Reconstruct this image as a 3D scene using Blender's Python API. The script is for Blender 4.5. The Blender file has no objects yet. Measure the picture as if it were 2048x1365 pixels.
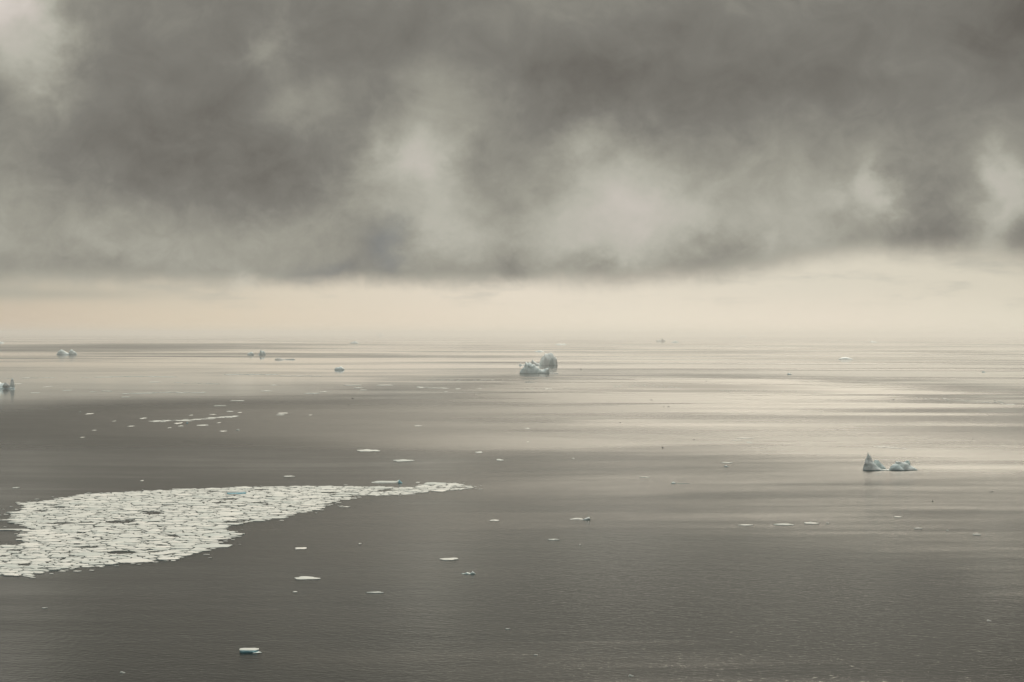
import bpy, math, random
from mathutils import Vector, Matrix, noise

SC = bpy.context.scene
COL = SC.collection
R = math.radians

# ------------------------------------------------------------------ camera
CAM_H = 100.0                       # a headland / low aircraft above the sea
F_PX = 3982.0                       # 70 mm lens on a 2048 px wide frame
cam_data = bpy.data.cameras.new('camera')
cam_data.lens = 70.0
cam_data.sensor_width = 36.0
cam_data.clip_start = 1.0
cam_data.clip_end = 600000.0
cam = bpy.data.objects.new('camera', cam_data)
COL.objects.link(cam)
PITCH = math.atan((682.5 - 668.5) / F_PX)      # horizon sits a little above the middle
ROLL = R(0.12)
cam.matrix_world = (Matrix.Translation((0, 0, CAM_H)) @ Matrix.Rotation(math.pi/2 - PITCH, 4, 'X')
                    @ Matrix.Rotation(ROLL, 4, 'Z'))
SC.camera = cam
CAM_ROT = cam.matrix_world.to_3x3()

SC.view_settings.view_transform = 'Standard'
SC.view_settings.look = 'None'
SC.view_settings.exposure = 0.0
SC.view_settings.gamma = 1.0
SC.cycles.max_bounces = 8
SC.cycles.volume_bounces = 2
SC.cycles.use_denoising = True

SUN_AZ, SUN_EL = 10.0, 30.0          # degrees right of the view axis, degrees above the horizon

# ------------------------------------------------------------------ node helpers
class N:
    """tiny expression builder on a node tree"""
    def __init__(s, tree):
        s.t = tree
    def new(s, kind, **kw):
        n = s.t.nodes.new(kind)
        for k, v in kw.items():
            setattr(n, k, v)
        return n
    def put(s, sock, v):
        if v is None:
            return
        if isinstance(v, bpy.types.NodeSocket):
            s.t.links.new(v, sock)
        else:
            if sock.type == 'RGBA' and len(v) == 3:
                v = (*v, 1.0)
            sock.default_value = v
    def m(s, op, a, b=None, c=None, clamp=False):
        n = s.new('ShaderNodeMath', operation=op)
        n.use_clamp = clamp
        for i, v in enumerate((a, b, c)):
            s.put(n.inputs[i], v)
        return n.outputs[0]
    def add(s, a, b): return s.m('ADD', a, b)
    def sub(s, a, b): return s.m('SUBTRACT', a, b)
    def mul(s, a, b): return s.m('MULTIPLY', a, b)
    def mad(s, a, b, c): return s.m('MULTIPLY_ADD', a, b, c)
    def v(s, op, a, b=None, out=0):
        n = s.new('ShaderNodeVectorMath', operation=op)
        s.put(n.inputs[0], a)
        if b is not None:
            s.put(n.inputs[1], b)
        return n.outputs[out]
    def vmad(s, a, b, c):
        n = s.new('ShaderNodeVectorMath', operation='MULTIPLY_ADD')
        for i, x in enumerate((a, b, c)):
            s.put(n.inputs[i], x)
        return n.outputs[0]
    def xyz(s, x=0.0, y=0.0, z=0.0):
        n = s.new('ShaderNodeCombineXYZ')
        for i, q in enumerate((x, y, z)):
            s.put(n.inputs[i], q)
        return n.outputs[0]
    def sep(s, vec):
        n = s.new('ShaderNodeSeparateXYZ')
        s.put(n.inputs[0], vec)
        return n.outputs
    def noise(s, vec, scale, detail=4.0, rough=0.5, dist=0.0, col=False):
        n = s.new('ShaderNodeTexNoise')
        s.put(n.inputs['Vector'], vec)
        n.inputs['Scale'].default_value = scale
        n.inputs['Detail'].default_value = detail
        n.inputs['Roughness'].default_value = rough
        n.inputs['Distortion'].default_value = dist
        return n.outputs['Color' if col else 'Fac']
    def step(s, x, a, b, lo=0.0, hi=1.0):          # smooth ramp lo..hi while x goes a..b
        n = s.new('ShaderNodeMapRange', interpolation_type='SMOOTHSTEP')
        for i, q in enumerate((x, a, b, lo, hi)):
            s.put(n.inputs[i], q)
        return n.outputs[0]
    def lin(s, x, a, b, lo=0.0, hi=1.0):
        n = s.new('ShaderNodeMapRange')
        for i, q in enumerate((x, a, b, lo, hi)):
            s.put(n.inputs[i], q)
        return n.outputs[0]
    def mix(s, f, a, b):
        n = s.new('ShaderNodeMix', data_type='RGBA')
        s.put(n.inputs[0], f); s.put(n.inputs[6], a); s.put(n.inputs[7], b)
        return n.outputs[2]
    def ramp(s, x, stops):
        n = s.new('ShaderNodeValToRGB')
        s.put(n.inputs[0], x)
        e = n.color_ramp.elements
        while len(e) < len(stops):
            e.new(0.5)
        for k, (p, c) in enumerate(stops):
            e[k].position = p
            e[k].color = (*c, 1.0) if isinstance(c, tuple) else (c, c, c, 1.0)
        return n.outputs[0]
    def blob(s, P, cx, cy, rx, ry, power=1.0):      # gaussian around (cx, cy) in the plane of P
        q = s.vmad(P, (1.0/rx, 1.0/ry, 0.0), (-cx/rx, -cy/ry, 0.0))
        d = s.v('DOT_PRODUCT', q, q, out=1)
        if power != 1.0:
            d = s.m('POWER', d, power)
        return s.m('EXPONENT', s.mul(d, -1.0))

def srgb(r, g, b):
    f = lambda c: (c/255/12.92 if c/255 <= 0.04045 else ((c/255 + 0.055)/1.055)**2.4)
    return (f(r), f(g), f(b))

# ------------------------------------------------------------------ world: Nishita sky under a broken stratus deck
W = bpy.data.worlds.new('World')
SC.world = W
W.use_nodes = True
nt = W.node_tree
nt.nodes.clear()
g = N(nt)
D = g.new('ShaderNodeTexCoord').outputs['Generated']
dx, dy, dz = g.sep(D)
az = g.mul(g.m('ARCTAN2', dx, dy), 57.2958)
el = g.mul(g.m('ARCSINE', dz), 57.2958)
# cloud directions are noted as (azimuth, elevation) in degrees; K turns photo-scale numbers into degrees
K = F_PX * math.pi / 180
def ae(X, Y): return ((X - 1024) / K, (668.5 - Y) / K)
AE = g.xyz(az, el, 0.0)
Dn = g.xyz(g.mad(dx, 0.53, g.mul(dz, 0.40)), dy, g.mad(dx, -0.75, g.mul(dz, 1.15)))   # cloud grain leans up to the right
Di = g.v('MULTIPLY', D, (1.0, 1.0, 1.2))
# billow warp of the cloud coordinates
w1 = g.v('SUBTRACT', g.noise(Dn, 14.0, 3.0, 0.55, col=True), (0.5, 0.5, 0.5))
w2 = g.v('SUBTRACT', g.noise(Di, 55.0, 5.0, 0.62, col=True), (0.5, 0.5, 0.5))
AEw = g.v('ADD', AE, g.v('ADD', g.v('MULTIPLY', w1, (3.0, 2.4, 0.0)), g.v('MULTIPLY', w2, (1.4, 1.2, 0.0))))
AEb = g.v('ADD', AE, g.v('ADD', g.v('MULTIPLY', w1, (2.0, 0.35, 0.0)), g.v('MULTIPLY', w2, (0.6, 0.30, 0.0))))

def cloud_sum(items, P):
    acc = None
    for X, Y, rx, ry, a in items:
        c = ae(X, Y)
        t = g.mul(g.blob(P, c[0], c[1], rx / K, ry / K), a)
        acc = t if acc is None else g.add(acc, t)
    return acc
LIGHT = [  # brighter, thinner cloud
    (20, 320, 120, 180, 0.07),
    (0, 30, 100, 100, 0.66), (60, 150, 60, 60, 0.20), (545, 95, 60, 40, 0.16), (610, 215, 70, 60, 0.12),
    (840, 330, 75, 60, 0.34), (880, 440, 100, 65, 0.22), (900, 230, 110, 80, 0.14), (740, 400, 60, 50, 0.10),
    (1230, 350, 120, 80, 0.25), (1340, 430, 130, 70, 0.22), (1150, 470, 160, 80, 0.20), (1560, 410, 100, 80, 0.15),
    (1725, 375, 40, 60, 0.26), (1650, 390, 30, 30, 0.10), (1985, 350, 50, 60, 0.26), (1965, 450, 70, 70, 0.20), (1600, 500, 120, 40, 0.05),
    (490, 560, 40, 22, 0.16), (400, 490, 260, 70, 0.06), (200, 500, 60, 40, 0.06), (1450, 300, 260, 80, 0.07), (1010, 560, 60, 12, 0.14)]
DARK = [
    (350, 300, 330, 150, 0.08), (560, 380, 150, 70, 0.10), (1150, 180, 190, 110, 0.11), (760, 90, 350, 80, 0.05),
    (1830, 400, 125, 80, 0.07), (1840, 470, 120, 40, 0.12), (2010, 30, 140, 120, 0.16), (1600, 130, 260, 90, 0.06),
    (760, 490, 50, 40, 0.10), (650, 540, 70, 28, 0.08), (1030, 520, 60, 50, 0.14), (1250, 535, 90, 35, 0.17), (1430, 480, 90, 40, 0.09), (1560, 505, 90, 28, 0.08), (2030, 475, 50, 60, 0.16),
    (1390, 530, 60, 25, 0.08), (180, 545, 220, 30, 0.05)]
lum = g.sub(cloud_sum(LIGHT, AEw), cloud_sum(DARK, AEw))
fbm = g.sub(g.noise(Dn, 9.0, 4.0, 0.5), 0.5)
fbm2 = g.sub(g.noise(Di, 34.0, 7.0, 0.6, 0.8), 0.5)
fbm3 = g.sub(g.noise(g.v('ADD', Di, g.v('MULTIPLY', w2, (0.02, 0.02, 0.02))), 85.0, 6.0, 0.6, 0.5), 0.5)
# deck tone: 0.42 at its base, darker higher up, and out of the frame brighter again towards the zenith
base = g.add(g.step(el, 2.0, 6.5, 0.475, 0.365), g.step(el, 9.8, 16.0, 0.0, -0.18))
outside = g.m('MAXIMUM', g.step(el, 11.0, 22.0), g.step(g.m('ABSOLUTE', az), 17.0, 30.0))
tone = g.add(g.add(base, lum), g.add(g.mul(fbm, g.mad(outside, 0.55, 0.22)), g.add(g.mul(fbm2, 0.19), g.mul(g.mul(fbm3, 0.14), g.step(el, 8.0, 3.0, 0.35, 1.0)))))
deck = g.ramp(tone, [(0.0, srgb(70, 68, 64)), (0.22, srgb(100, 97, 91)), (0.36, srgb(124, 122, 115)),
                     (0.50, srgb(153, 151, 140)), (0.66, srgb(180, 178, 166)), (0.85, srgb(200, 193, 184)), (1.0, srgb(214, 206, 198))])
blue = g.mul(g.add(cloud_sum([(765, 490, 45, 40, 0.7), (640, 540, 60, 22, 0.45)], AEw), 0.0), 0.75)
deck = g.mix(blue, deck, srgb(130, 134, 135))
# clear band under the deck: creamy light, with the deck base at a height that varies with azimuth
base_el = g.add(g.ramp(g.lin(az, -15.0, 15.0), [(0.0, 0.42), (0.06, 0.46), (0.47, 0.47), (0.55, 0.47), (0.70, 0.55), (0.78, 0.68), (0.85, 0.745), (0.93, 0.72), (1.0, 0.62)]), 0.0)
base_el = g.mul(base_el, 3.2)          # degrees
_, elw, _ = g.sep(AEb)
elw = g.add(elw, g.add(g.mul(fbm2, 0.35), g.mul(fbm3, 0.25)))
soft = g.ramp(g.lin(az, -15.0, 15.0), [(0.0, 0.42), (0.3, 0.34), (0.5, 0.34), (0.62, 0.50), (0.85, 0.45), (1.0, 0.8)])
cover = g.step(g.m('DIVIDE', g.sub(elw, base_el), soft), -1.0, 1.0)
low = g.ramp(g.lin(az, -15.0, 15.0), [(0.0, srgb(198, 182, 162)), (0.2, srgb(213, 198, 175)), (0.42, srgb(222, 209, 190)), (0.6, srgb(227, 217, 199)), (0.8, srgb(226, 215, 198)), (1.0, srgb(218, 211, 193))])
lowtop = g.ramp(g.lin(az, -15.0, 15.0), [(0.0, srgb(182, 176, 160)), (0.3, srgb(212, 202, 184)), (0.5, srgb(222, 212, 196)), (0.8, srgb(213, 206, 190)), (1.0, srgb(208, 201, 184))])
low = g.v('MULTIPLY', g.mix(g.step(elw, 0.2, 1.6), low, lowtop), (1.06, 1.06, 1.05))
wisp = g.mul(g.step(g.noise(g.v('MULTIPLY', D, (1.0, 1.0, 5.0)), 24.0, 5.0, 0.6), 0.5, 0.75), g.step(elw, 0.6, 1.2, 0.0, 0.45))
low = g.mix(wisp, low, srgb(176, 174, 162))
low = g.mix(g.mul(g.blob(AE, *ae(60, 592), 260/K, 13/K), 0.7), low, srgb(170, 167, 153))
sky = g.mix(cover, low, deck)
# above the frame: unseen sky, darkened low for the water, brightened overhead to light floes and haze
nish = g.new('ShaderNodeTexSky', sky_type='NISHITA')
nish.sun_disc = False
nish.sun_elevation = R(SUN_EL)
nish.sun_rotation = R(SUN_AZ)
nish.dust_density = 2.0
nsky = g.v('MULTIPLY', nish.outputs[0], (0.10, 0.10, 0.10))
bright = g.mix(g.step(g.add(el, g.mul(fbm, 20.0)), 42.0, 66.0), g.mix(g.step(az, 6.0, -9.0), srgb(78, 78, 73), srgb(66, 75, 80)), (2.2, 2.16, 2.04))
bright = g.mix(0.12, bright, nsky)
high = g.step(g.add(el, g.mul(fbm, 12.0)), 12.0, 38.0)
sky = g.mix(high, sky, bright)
# added bright patch high out of frame, lights the floes and haze
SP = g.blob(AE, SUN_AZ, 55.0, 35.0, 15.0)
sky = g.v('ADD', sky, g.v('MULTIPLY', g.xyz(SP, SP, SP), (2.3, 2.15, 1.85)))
sky = g.mix(g.step(dz, -0.02, 0.0), srgb(180, 172, 158), sky)
bg = g.new('ShaderNodeBackground')
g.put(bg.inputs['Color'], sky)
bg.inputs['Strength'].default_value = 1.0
g.put(g.new('ShaderNodeOutputWorld').inputs[0], bg.outputs[0])
W.cycles.sampling_method = 'MANUAL'
W.cycles.sample_map_resolution = 1024

# ------------------------------------------------------------------ sun behind the overcast
sd = bpy.data.lights.new('sun', 'SUN')
sd.energy = 1.5
sd.angle = R(24)
sd.color = (1.0, 0.90, 0.73)
sun = bpy.data.objects.new('sun', sd)
COL.objects.link(sun)
to_sun = Vector((math.sin(R(SUN_AZ))*math.cos(R(SUN_EL)), math.cos(R(SUN_AZ))*math.cos(R(SUN_EL)), math.sin(R(SUN_EL))))
sun.rotation_euler = to_sun.to_track_quat('Z', 'Y').to_euler()
sun.location = (0, 0, 500)

# ------------------------------------------------------------------ helpers for objects
def ground(X, Y, z=0.0):
    """the point of the sea surface seen in direction (X, Y) of the 2048 px frame"""
    d = CAM_ROT @ Vector(((X - 1024) / F_PX, (682.5 - Y) / F_PX, -1.0))
    t = (z - CAM_H) / d.z
    return Vector((0, 0, CAM_H)) + d * t

def material(name, build):
    m = bpy.data.materials.new(name)
    m.use_nodes = True
    m.node_tree.nodes.clear()
    h = N(m.node_tree)
    out = h.new('ShaderNodeOutputMaterial')
    build(h, out)
    return m

def mesh_obj(name, verts, faces, mat, parent=None, smooth=False):
    me = bpy.data.meshes.new(name)
    me.from_pydata([tuple(v) for v in verts], [], faces)
    me.materials.append(mat)
    if smooth:
        me.polygons.foreach_set('use_smooth', [True] * len(me.polygons))
    me.update()
    o = bpy.data.objects.new(name, me)
    COL.objects.link(o)
    if parent is not None:
        o.parent = parent
    return o

def tag(o, label=None, cat=None, group=None, kind=None):
    if label: o['label'] = label
    if cat: o['category'] = cat
    if group: o['group'] = group
    if kind: o['kind'] = kind
    return o

# ------------------------------------------------------------------ the sea
SEA_R = 105000.0
def water_nodes(h, out):
    P0 = h.new('ShaderNodeTexCoord').outputs['Object']
    P = h.v('MULTIPLY', P0, (1.5, 1.5, 1.5))
    # distance-like coordinate: log range keeps wind lanes natural at every distance
    rng = h.v('LENGTH', P, out=1)
    # --- wind lanes and slicks: long shapes across the view, sizes of hundreds of metres to kilometres
    wob = h.v('SUBTRACT', h.noise(h.v('MULTIPLY', P, (1/2600, 1/2600, 0)), 1.0, 3.0, 0.5, col=True), (0.5, 0.5, 0.5))
    Pw = h.v('ADD', P, h.v('MULTIPLY', wob, (500.0, 900.0, 0.0)))
    lane_a = h.noise(h.v('MULTIPLY', Pw, (1/900, 1/420, 0)), 1.0, 4.0, 0.55)
    lane_b = h.noise(h.v('MULTIPLY', Pw, (1/3400, 1/2100, 0)), 1.0, 4.0, 0.55)
    lane_c = h.noise(h.v('MULTIPLY', Pw, (1/160, 1/60, 0)), 1.0, 3.0, 0.5)
    far1 = h.step(rng, 2500.0, 9000.0)
    lane = h.add(h.mul(lane_a, h.sub(1.0, far1)), h.mul(lane_b, far1))
    def patch(X, Y, rxpx, y0, y1, a):               # a wind patch centred on a sea position, real size in metres
        c = ground(X, Y) * 1.5
        w = rxpx / F_PX * c.y
        n0, n1 = ground(X, y1).y * 1.5, ground(X, y0).y * 1.5
        return h.mul(h.blob(P, c.x, (n0 + n1)/2, w, (n1 - n0)/2 * 0.8), a)
    lanes = h.mul(h.sub(lane, 0.5), h.step(rng, 2500.0, 12000.0, 0.55, 1.5))
    PATCHES = [                              # where gusts ruffle the water (+) or leave it calm (-)
        (1620, 880, 560, 800, 985, 0.17),
        (1950, 900, 420, 840, 1000, 0.08),
        (330, 848, 640, 793, 898, 0.75),
        (960, 884, 300, 862, 910, 0.25),
        (300, 1050, 500, 940, 1200, 0.06),
        (2010, 788, 240, 768, 812, -0.14),
        (1300, 1120, 400, 1010, 1240, -0.12),
        (1750, 1260, 700, 1110, 1365, -0.2),
        (1640, 812, 300, 807, 817, 0.45), (1820, 829, 260, 825, 833, 0.35), (1480, 822, 160, 819, 826, 0.35), (1240, 842, 110, 839, 845, 0.25), (1120, 805, 260, 775, 845, 0.20),
        (1330, 849, 200, 846, 853, 0.25), (1950, 850, 200, 846, 854, 0.22), (1950, 935, 200, 930, 940, 0.2),
        (800, 1010, 700, 930, 1100, 0.05),
    ]
    wind = h.add(lanes, h.step(rng, 900.0, 6000.0, 0.12, 0.07))
    for p in PATCHES:
        wind = h.add(wind, patch(*p))
    wind = h.add(wind, h.mul(h.sub(lane_c, 0.5), 0.14))
    lane_d = h.noise(h.v('MULTIPLY', Pw, (1/420, 1/34, 0)), 1.0, 4.0, 0.6)
    wind = h.add(wind, h.mul(h.sub(lane_d, 0.5), h.step(rng, 1500.0, 5000.0, 0.22, 0.05)))
    far_dark = h.add(patch(60, 698, 420, 687, 708, 0.5), 0.0)
    # calm streaks mirror the bright band low in the sky
    slick = h.step(wind, 0.16, 0.02)
    slick = h.mul(slick, h.step(rng, 2200.0, 5000.0, 0.3, 1.0))
    rough = h.lin(wind, 0.0, 1.0, 0.12, 0.66)
    rough = h.m('MAXIMUM', rough, 0.13)
    rough = h.mul(rough, h.step(rng, 2300.0, 5800.0, 1.0, 0.34))
    rough = h.mul(rough, h.sub(1.0, h.mul(slick, 0.6)))
    rough = h.add(rough, h.mul(far_dark, 0.3))
    # gusty glitter lanes
    gl = h.noise(h.v('MULTIPLY', Pw, (1/5200, 1/1500, 0)), 1.0, 5.0, 0.65)
    gln = h.noise(h.v('MULTIPLY', Pw, (1/1400, 1/260, 0)), 1.0, 4.0, 0.6)
    gl = h.add(h.mul(gl, h.step(rng, 6000.0, 14000.0)), h.mul(gln, h.step(rng, 6000.0, 14000.0, 1.0, 0.0)))
    glint = h.mul(h.step(gl, 0.36, 0.52), h.m('MINIMUM', patch(1440, 785, 540, 750, 822, 1.0), 1.0))
    glint = h.mul(glint, h.step(rng, 2600.0, 4500.0))
    rough = h.add(rough, h.mul(glint, 0.52))
    thin = h.noise(h.v('MULTIPLY', Pw, (1/9000, 1/1100, 0)), 1.0, 4.0, 0.6)
    far_g = h.mul(h.step(thin, 0.53, 0.62), patch(1600, 725, 620, 686, 758, 1.6))
    rough = h.add(rough, h.mul(h.m('MINIMUM', far_g, 1.0), 0.55))
    dull = h.mul(h.step(gl, 0.50, 0.36), h.step(rng, 7000.0, 12000.0))
    rough = h.add(rough, h.mul(dull, 0.09))
    # --- waves as bump
    Pr = h.new('ShaderNodeVectorRotate', rotation_type='Z_AXIS')
    h.put(Pr.inputs['Vector'], P)
    Pr.inputs['Angle'].default_value = R(24)
    PR = Pr.outputs[0]
    wv = h.noise(h.v('MULTIPLY', PR, (1/4.6, 1/3.2, 0)), 1.0, 2.0, 0.6, 0.4)
    wv2 = h.noise(h.v('MULTIPLY', PR, (1/26.0, 1/15.0, 0)), 1.0, 2.0, 0.5)
    hgt = h.add(h.mul(wv, 0.42), h.mul(wv2, 0.25))
    fade = h.step(rng, 1500.0, 6000.0, 1.0, 0.04)
    amp = h.mul(h.mul(h.sub(1.0, h.mul(slick, 0.85)), fade), h.lin(wind, 0.0, 1.0, 0.5, 1.3))
    bump = h.new('ShaderNodeBump')
    bump.inputs['Distance'].default_value = 1.0
    h.put(bump.inputs['Strength'], 1.0)
    h.put(bump.inputs['Height'], h.mul(h.mul(hgt, amp), 0.6667))
    b = h.new('ShaderNodeBsdfPrincipled')
    h.put(b.inputs['Base Color'], (0.007, 0.009, 0.006))
    b.inputs['IOR'].default_value = 1.333
    h.put(b.inputs['Roughness'], rough)
    h.put(b.inputs['Normal'], bump.outputs[0])
    h.put(out.inputs[0], b.outputs[0])
WATER = material('sea_water', water_nodes)
vs, fs = [(0, 0, 0)], []
rings = [400, 1200, 4000, 12000, 40000, SEA_R]
SEG = 96
for r_ in rings:
    for k in range(SEG):
        a = 2*math.pi*k/SEG
        vs.append((r_*math.cos(a), r_*math.sin(a), 0))
for k in range(SEG):
    fs.append((0, 1 + k, 1 + (k + 1) % SEG))
for j in range(len(rings) - 1):
    for k in range(SEG):
        a0 = 1 + j*SEG + k; a1 = 1 + j*SEG + (k + 1) % SEG
        fs.append((a0, a0 + SEG, a1 + SEG, a1))
tag(mesh_obj('sea', vs, fs, WATER), kind='structure')

# ------------------------------------------------------------------ ice materials
def snow_nodes(h, out):
    P = h.new('ShaderNodeTexCoord').outputs['Object']
    n = h.noise(h.v('MULTIPLY', P, (1/3.0, 1/3.0, 1/1.0)), 1.0, 5.0, 0.6)
    c = h.ramp(n, [(0.3, (0.62, 0.64, 0.61)), (0.55, (0.76, 0.75, 0.70)), (0.75, (0.82, 0.80, 0.75))])
    b = h.new('ShaderNodeBsdfPrincipled')
    rn = h.new('ShaderNodeObjectInfo').outputs['Random']
    c = h.v('MULTIPLY', c, h.mix(rn, (0.58, 0.63, 0.62), (0.83, 0.83, 0.81)))
    h.put(b.inputs['Base Color'], c)
    b.inputs['Roughness'].default_value = 0.75
    bp = h.new('ShaderNodeBump')
    bp.inputs['Strength'].default_value = 0.5
    bp.inputs['Distance'].default_value = 0.3
    h.put(bp.inputs['Height'], n)
    h.put(b.inputs['Normal'], bp.outputs[0])
    h.put(out.inputs[0], b.outputs[0])
SNOW = material('old_snow', snow_nodes)

def make_ice(name, dark, light, wet, wet_h):
    def f(h, out):
        tc = h.new('ShaderNodeTexCoord')
        P = tc.outputs['Object']
        z = h.sep(h.new('ShaderNodeNewGeometry').outputs['Position'])[2]
        n = h.noise(h.v('MULTIPLY', P, (0.22, 0.22, 0.5)), 1.0, 6.0, 0.6, 0.4)
        st = h.noise(h.v('MULTIPLY', P, (0.12, 0.12, 1.1)), 1.0, 3.0, 0.5, 1.2)     # layering in the ice
        n2 = h.add(h.mul(n, 0.75), h.mul(st, 0.25))
        c = h.ramp(n2, [(0.36, dark), (0.62, light)])
        c = h.mix(h.step(h.add(z, h.mul(h.sub(n, 0.5), wet_h)), wet_h, wet_h * 1.35, 1.0, 0.0), c, wet)
        b = h.new('ShaderNodeBsdfPrincipled')
        h.put(b.inputs['Base Color'], c)
        b.inputs['Roughness'].default_value = 0.5
        bp = h.new('ShaderNodeBump')
        bp.inputs['Strength'].default_value = 0.8
        bp.inputs['Distance'].default_value = 0.8
        h.put(bp.inputs['Height'], n)
        h.put(b.inputs['Normal'], bp.outputs[0])
        h.put(out.inputs[0], b.outputs[0])
    return material(name, f)
ICE = make_ice('glacier_ice', (0.54, 0.63, 0.61), (0.76, 0.80, 0.77), (0.12, 0.20, 0.20), 0.4)
ICE_TEAL = make_ice('teal_ice', (0.38, 0.50, 0.50), (0.62, 0.70, 0.68), (0.07, 0.14, 0.15), 0.4)
ICE_DIRTY = make_ice('dirty_ice', (0.22, 0.25, 0.24), (0.40, 0.44, 0.42), (0.07, 0.10, 0.10), 0.4)
ICE_BLUE = make_ice('blue_ice', (0.08, 0.28, 0.36), (0.25, 0.50, 0.55), (0.05, 0.18, 0.22), 0.12)
ICE_DARK = make_ice('dark_wet_ice', (0.05, 0.07, 0.07), (0.11, 0.13, 0.13), (0.03, 0.04, 0.04), 0.3)
ICE_EDGE = make_ice('floe_edge_ice', (0.48, 0.58, 0.57), (0.66, 0.72, 0.70), (0.26, 0.34, 0.34), 0.07)

# ------------------------------------------------------------------ shapes
def on_plane(X, Y, yd):
    """point with world depth yd in direction (X, Y)"""
    d = CAM_ROT @ Vector(((X - 1024) / F_PX, (682.5 - Y) / F_PX, -1.0))
    t = yd / d.y
    return Vector((0, 0, CAM_H)) + d * t

def interp(prof, x):
    if x <= prof[0][0]: return prof[0][1]
    for (a, p), (b, q) in zip(prof, prof[1:]):
        if x <= b:
            return p + (q - p) * (x - a) / max(b - a, 1e-9)
    return prof[-1][1]

def berg_part(name, prof, base, mat, parent, origin, depth=0.6, back=0.0, steep=0.55, jag=0.04, seed=0, lean=0.0, nu=56, nv=22):
    """a solid ice mass: its skyline is prof (directions), its footprint an ellipse-like outline of real depth;
    back = metres behind the front of the berg"""
    x0, x1 = prof[0][0], prof[-1][0]
    front = ground((x0 + x1)/2, base).y + back
    W_ = (x1 - x0) / F_PX * front
    Dp = W_ * depth
    yc = front + Dp * 0.5
    verts, faces = [], []
    for i in range(nu + 1):
        u = i / nu
        X = x0 + (x1 - x0) * u
        p = on_plane(X, interp(prof, X), yc)
        hz = max(p.z, 0.15)
        rim = max(0.08, (1 - abs(2*u - 1)**2.6)) ** 0.5
        for j in range(nv + 1):
            v = -1 + 2*j/nv
            s_ = max(0.0, 1 - abs(v)**2.2) ** steep
            q = Vector((p.x * 0.35, v * Dp * 0.17, seed * 13.7))
            nz = noise.fractal(q * (3.0 / max(W_, 4)) * 1.6, 1.1, 2.0, 3)
            nz2 = noise.fractal(q * (22.0 / max(W_, 4)), 0.8, 2.0, 3)
            z = hz * s_ * (1 - 0.20 * abs(v) + jag * 2.0 * nz * abs(v) + jag * 0.7 * nz2)
            if j in (0, nv) or i in (0, nu):
                z = -0.6
            fq = Vector((p.x, z * 1.3, seed * 7.1 + v)) / max(W_, 4)
            fac = 1.4 * abs(noise.noise(fq * 2.3)) + 0.6 * abs(noise.noise(fq * 6.1)) + 0.15 * noise.noise(fq * 17.0)
            y = yc + v * Dp * 0.5 * rim * (1 + 0.10 * nz) + Dp * 0.18 * (fac - 0.3) * (1 - abs(v)) ** 0.3 * (1 if z > 0 else 0.4)
            x = p.x + 0.04 * W_ * nz2 * (1 - s_) 
            verts.append(Vector((x, y, z)) - origin)
    for i in range(nu):
        for j in range(nv):
            a = i*(nv + 1) + j
            faces.append((a, a + nv + 1, a + nv + 2, a + 1))
    o = mesh_obj(name, verts, faces, mat, parent, smooth=True)
    return o

def root(name, loc, label, cat, group=None):
    o = bpy.data.objects.new(name, None)
    o.empty_display_size = 5
    COL.objects.link(o)
    o.location = loc
    return tag(o, label, cat, group)

def zpts(pts, ox, oy, k):
    return [(ox + a / k, oy + b / k) for a, b in pts]

# ---- the spired iceberg on the right
C_BASE = 942
o_ = ground(1781, C_BASE)
cb = root('iceberg', o_, 'pale teal iceberg with a thin tall spire and a rounded dome joined at the waterline', 'iceberg')
q = lambda pts: zpts(pts, 1680, 870, 10.24)
berg_part('spire', q([(466, 735), (474, 690), (488, 630), (505, 560), (530, 480), (552, 440), (563, 415), (569, 372), (577, 346), (586, 372), (592, 405), (622, 425), (642, 465), (664, 520), (705, 575), (745, 620), (795, 668), (850, 706), (870, 735)]),
          C_BASE, ICE, cb, o_, depth=0.55, steep=0.62, jag=0.03, seed=1, nu=90)
berg_part('slab', q([(690, 735), (694, 560), (705, 528), (725, 513), (758, 511), (800, 540), (850, 590), (900, 640), (940, 682), (948, 735)]),
          C_BASE, ICE_TEAL, cb, o_, depth=0.42, back=9.0, steep=0.25, jag=0.04, seed=2)
berg_part('ledge', q([(800, 735), (830, 712), (900, 708), (980, 706), (1060, 716), (1080, 735)]), C_BASE, ICE, cb, o_, depth=0.35, back=3.0, steep=0.3, jag=0.04, seed=3, nu=30, nv=12)
berg_part('dome', q([(1000, 735), (1018, 690), (1040, 645), (1075, 610), (1130, 592), (1180, 600), (1230, 640), (1290, 690), (1330, 735)]),
          C_BASE, ICE_TEAL, cb, o_, depth=0.6, steep=0.5, jag=0.05, seed=4)
berg_part('tilted_slab', q([(1126, 735), (1128, 560), (1150, 547), (1230, 553), (1300, 560), (1380, 585), (1440, 622), (1500, 655), (1560, 695), (1592, 722), (1596, 735)]),
          C_BASE, ICE, cb, o_, depth=0.34, back=3.5, steep=0.6, jag=0.04, seed=5)
berg_part('rear_block', q([(1300, 735), (1320, 550), (1350, 532), (1390, 522), (1420, 530), (1445, 600), (1450, 735)]),
          C_BASE, ICE_TEAL, cb, o_, depth=0.6, back=13.0, steep=0.3, jag=0.05, seed=6, nu=30)

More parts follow.
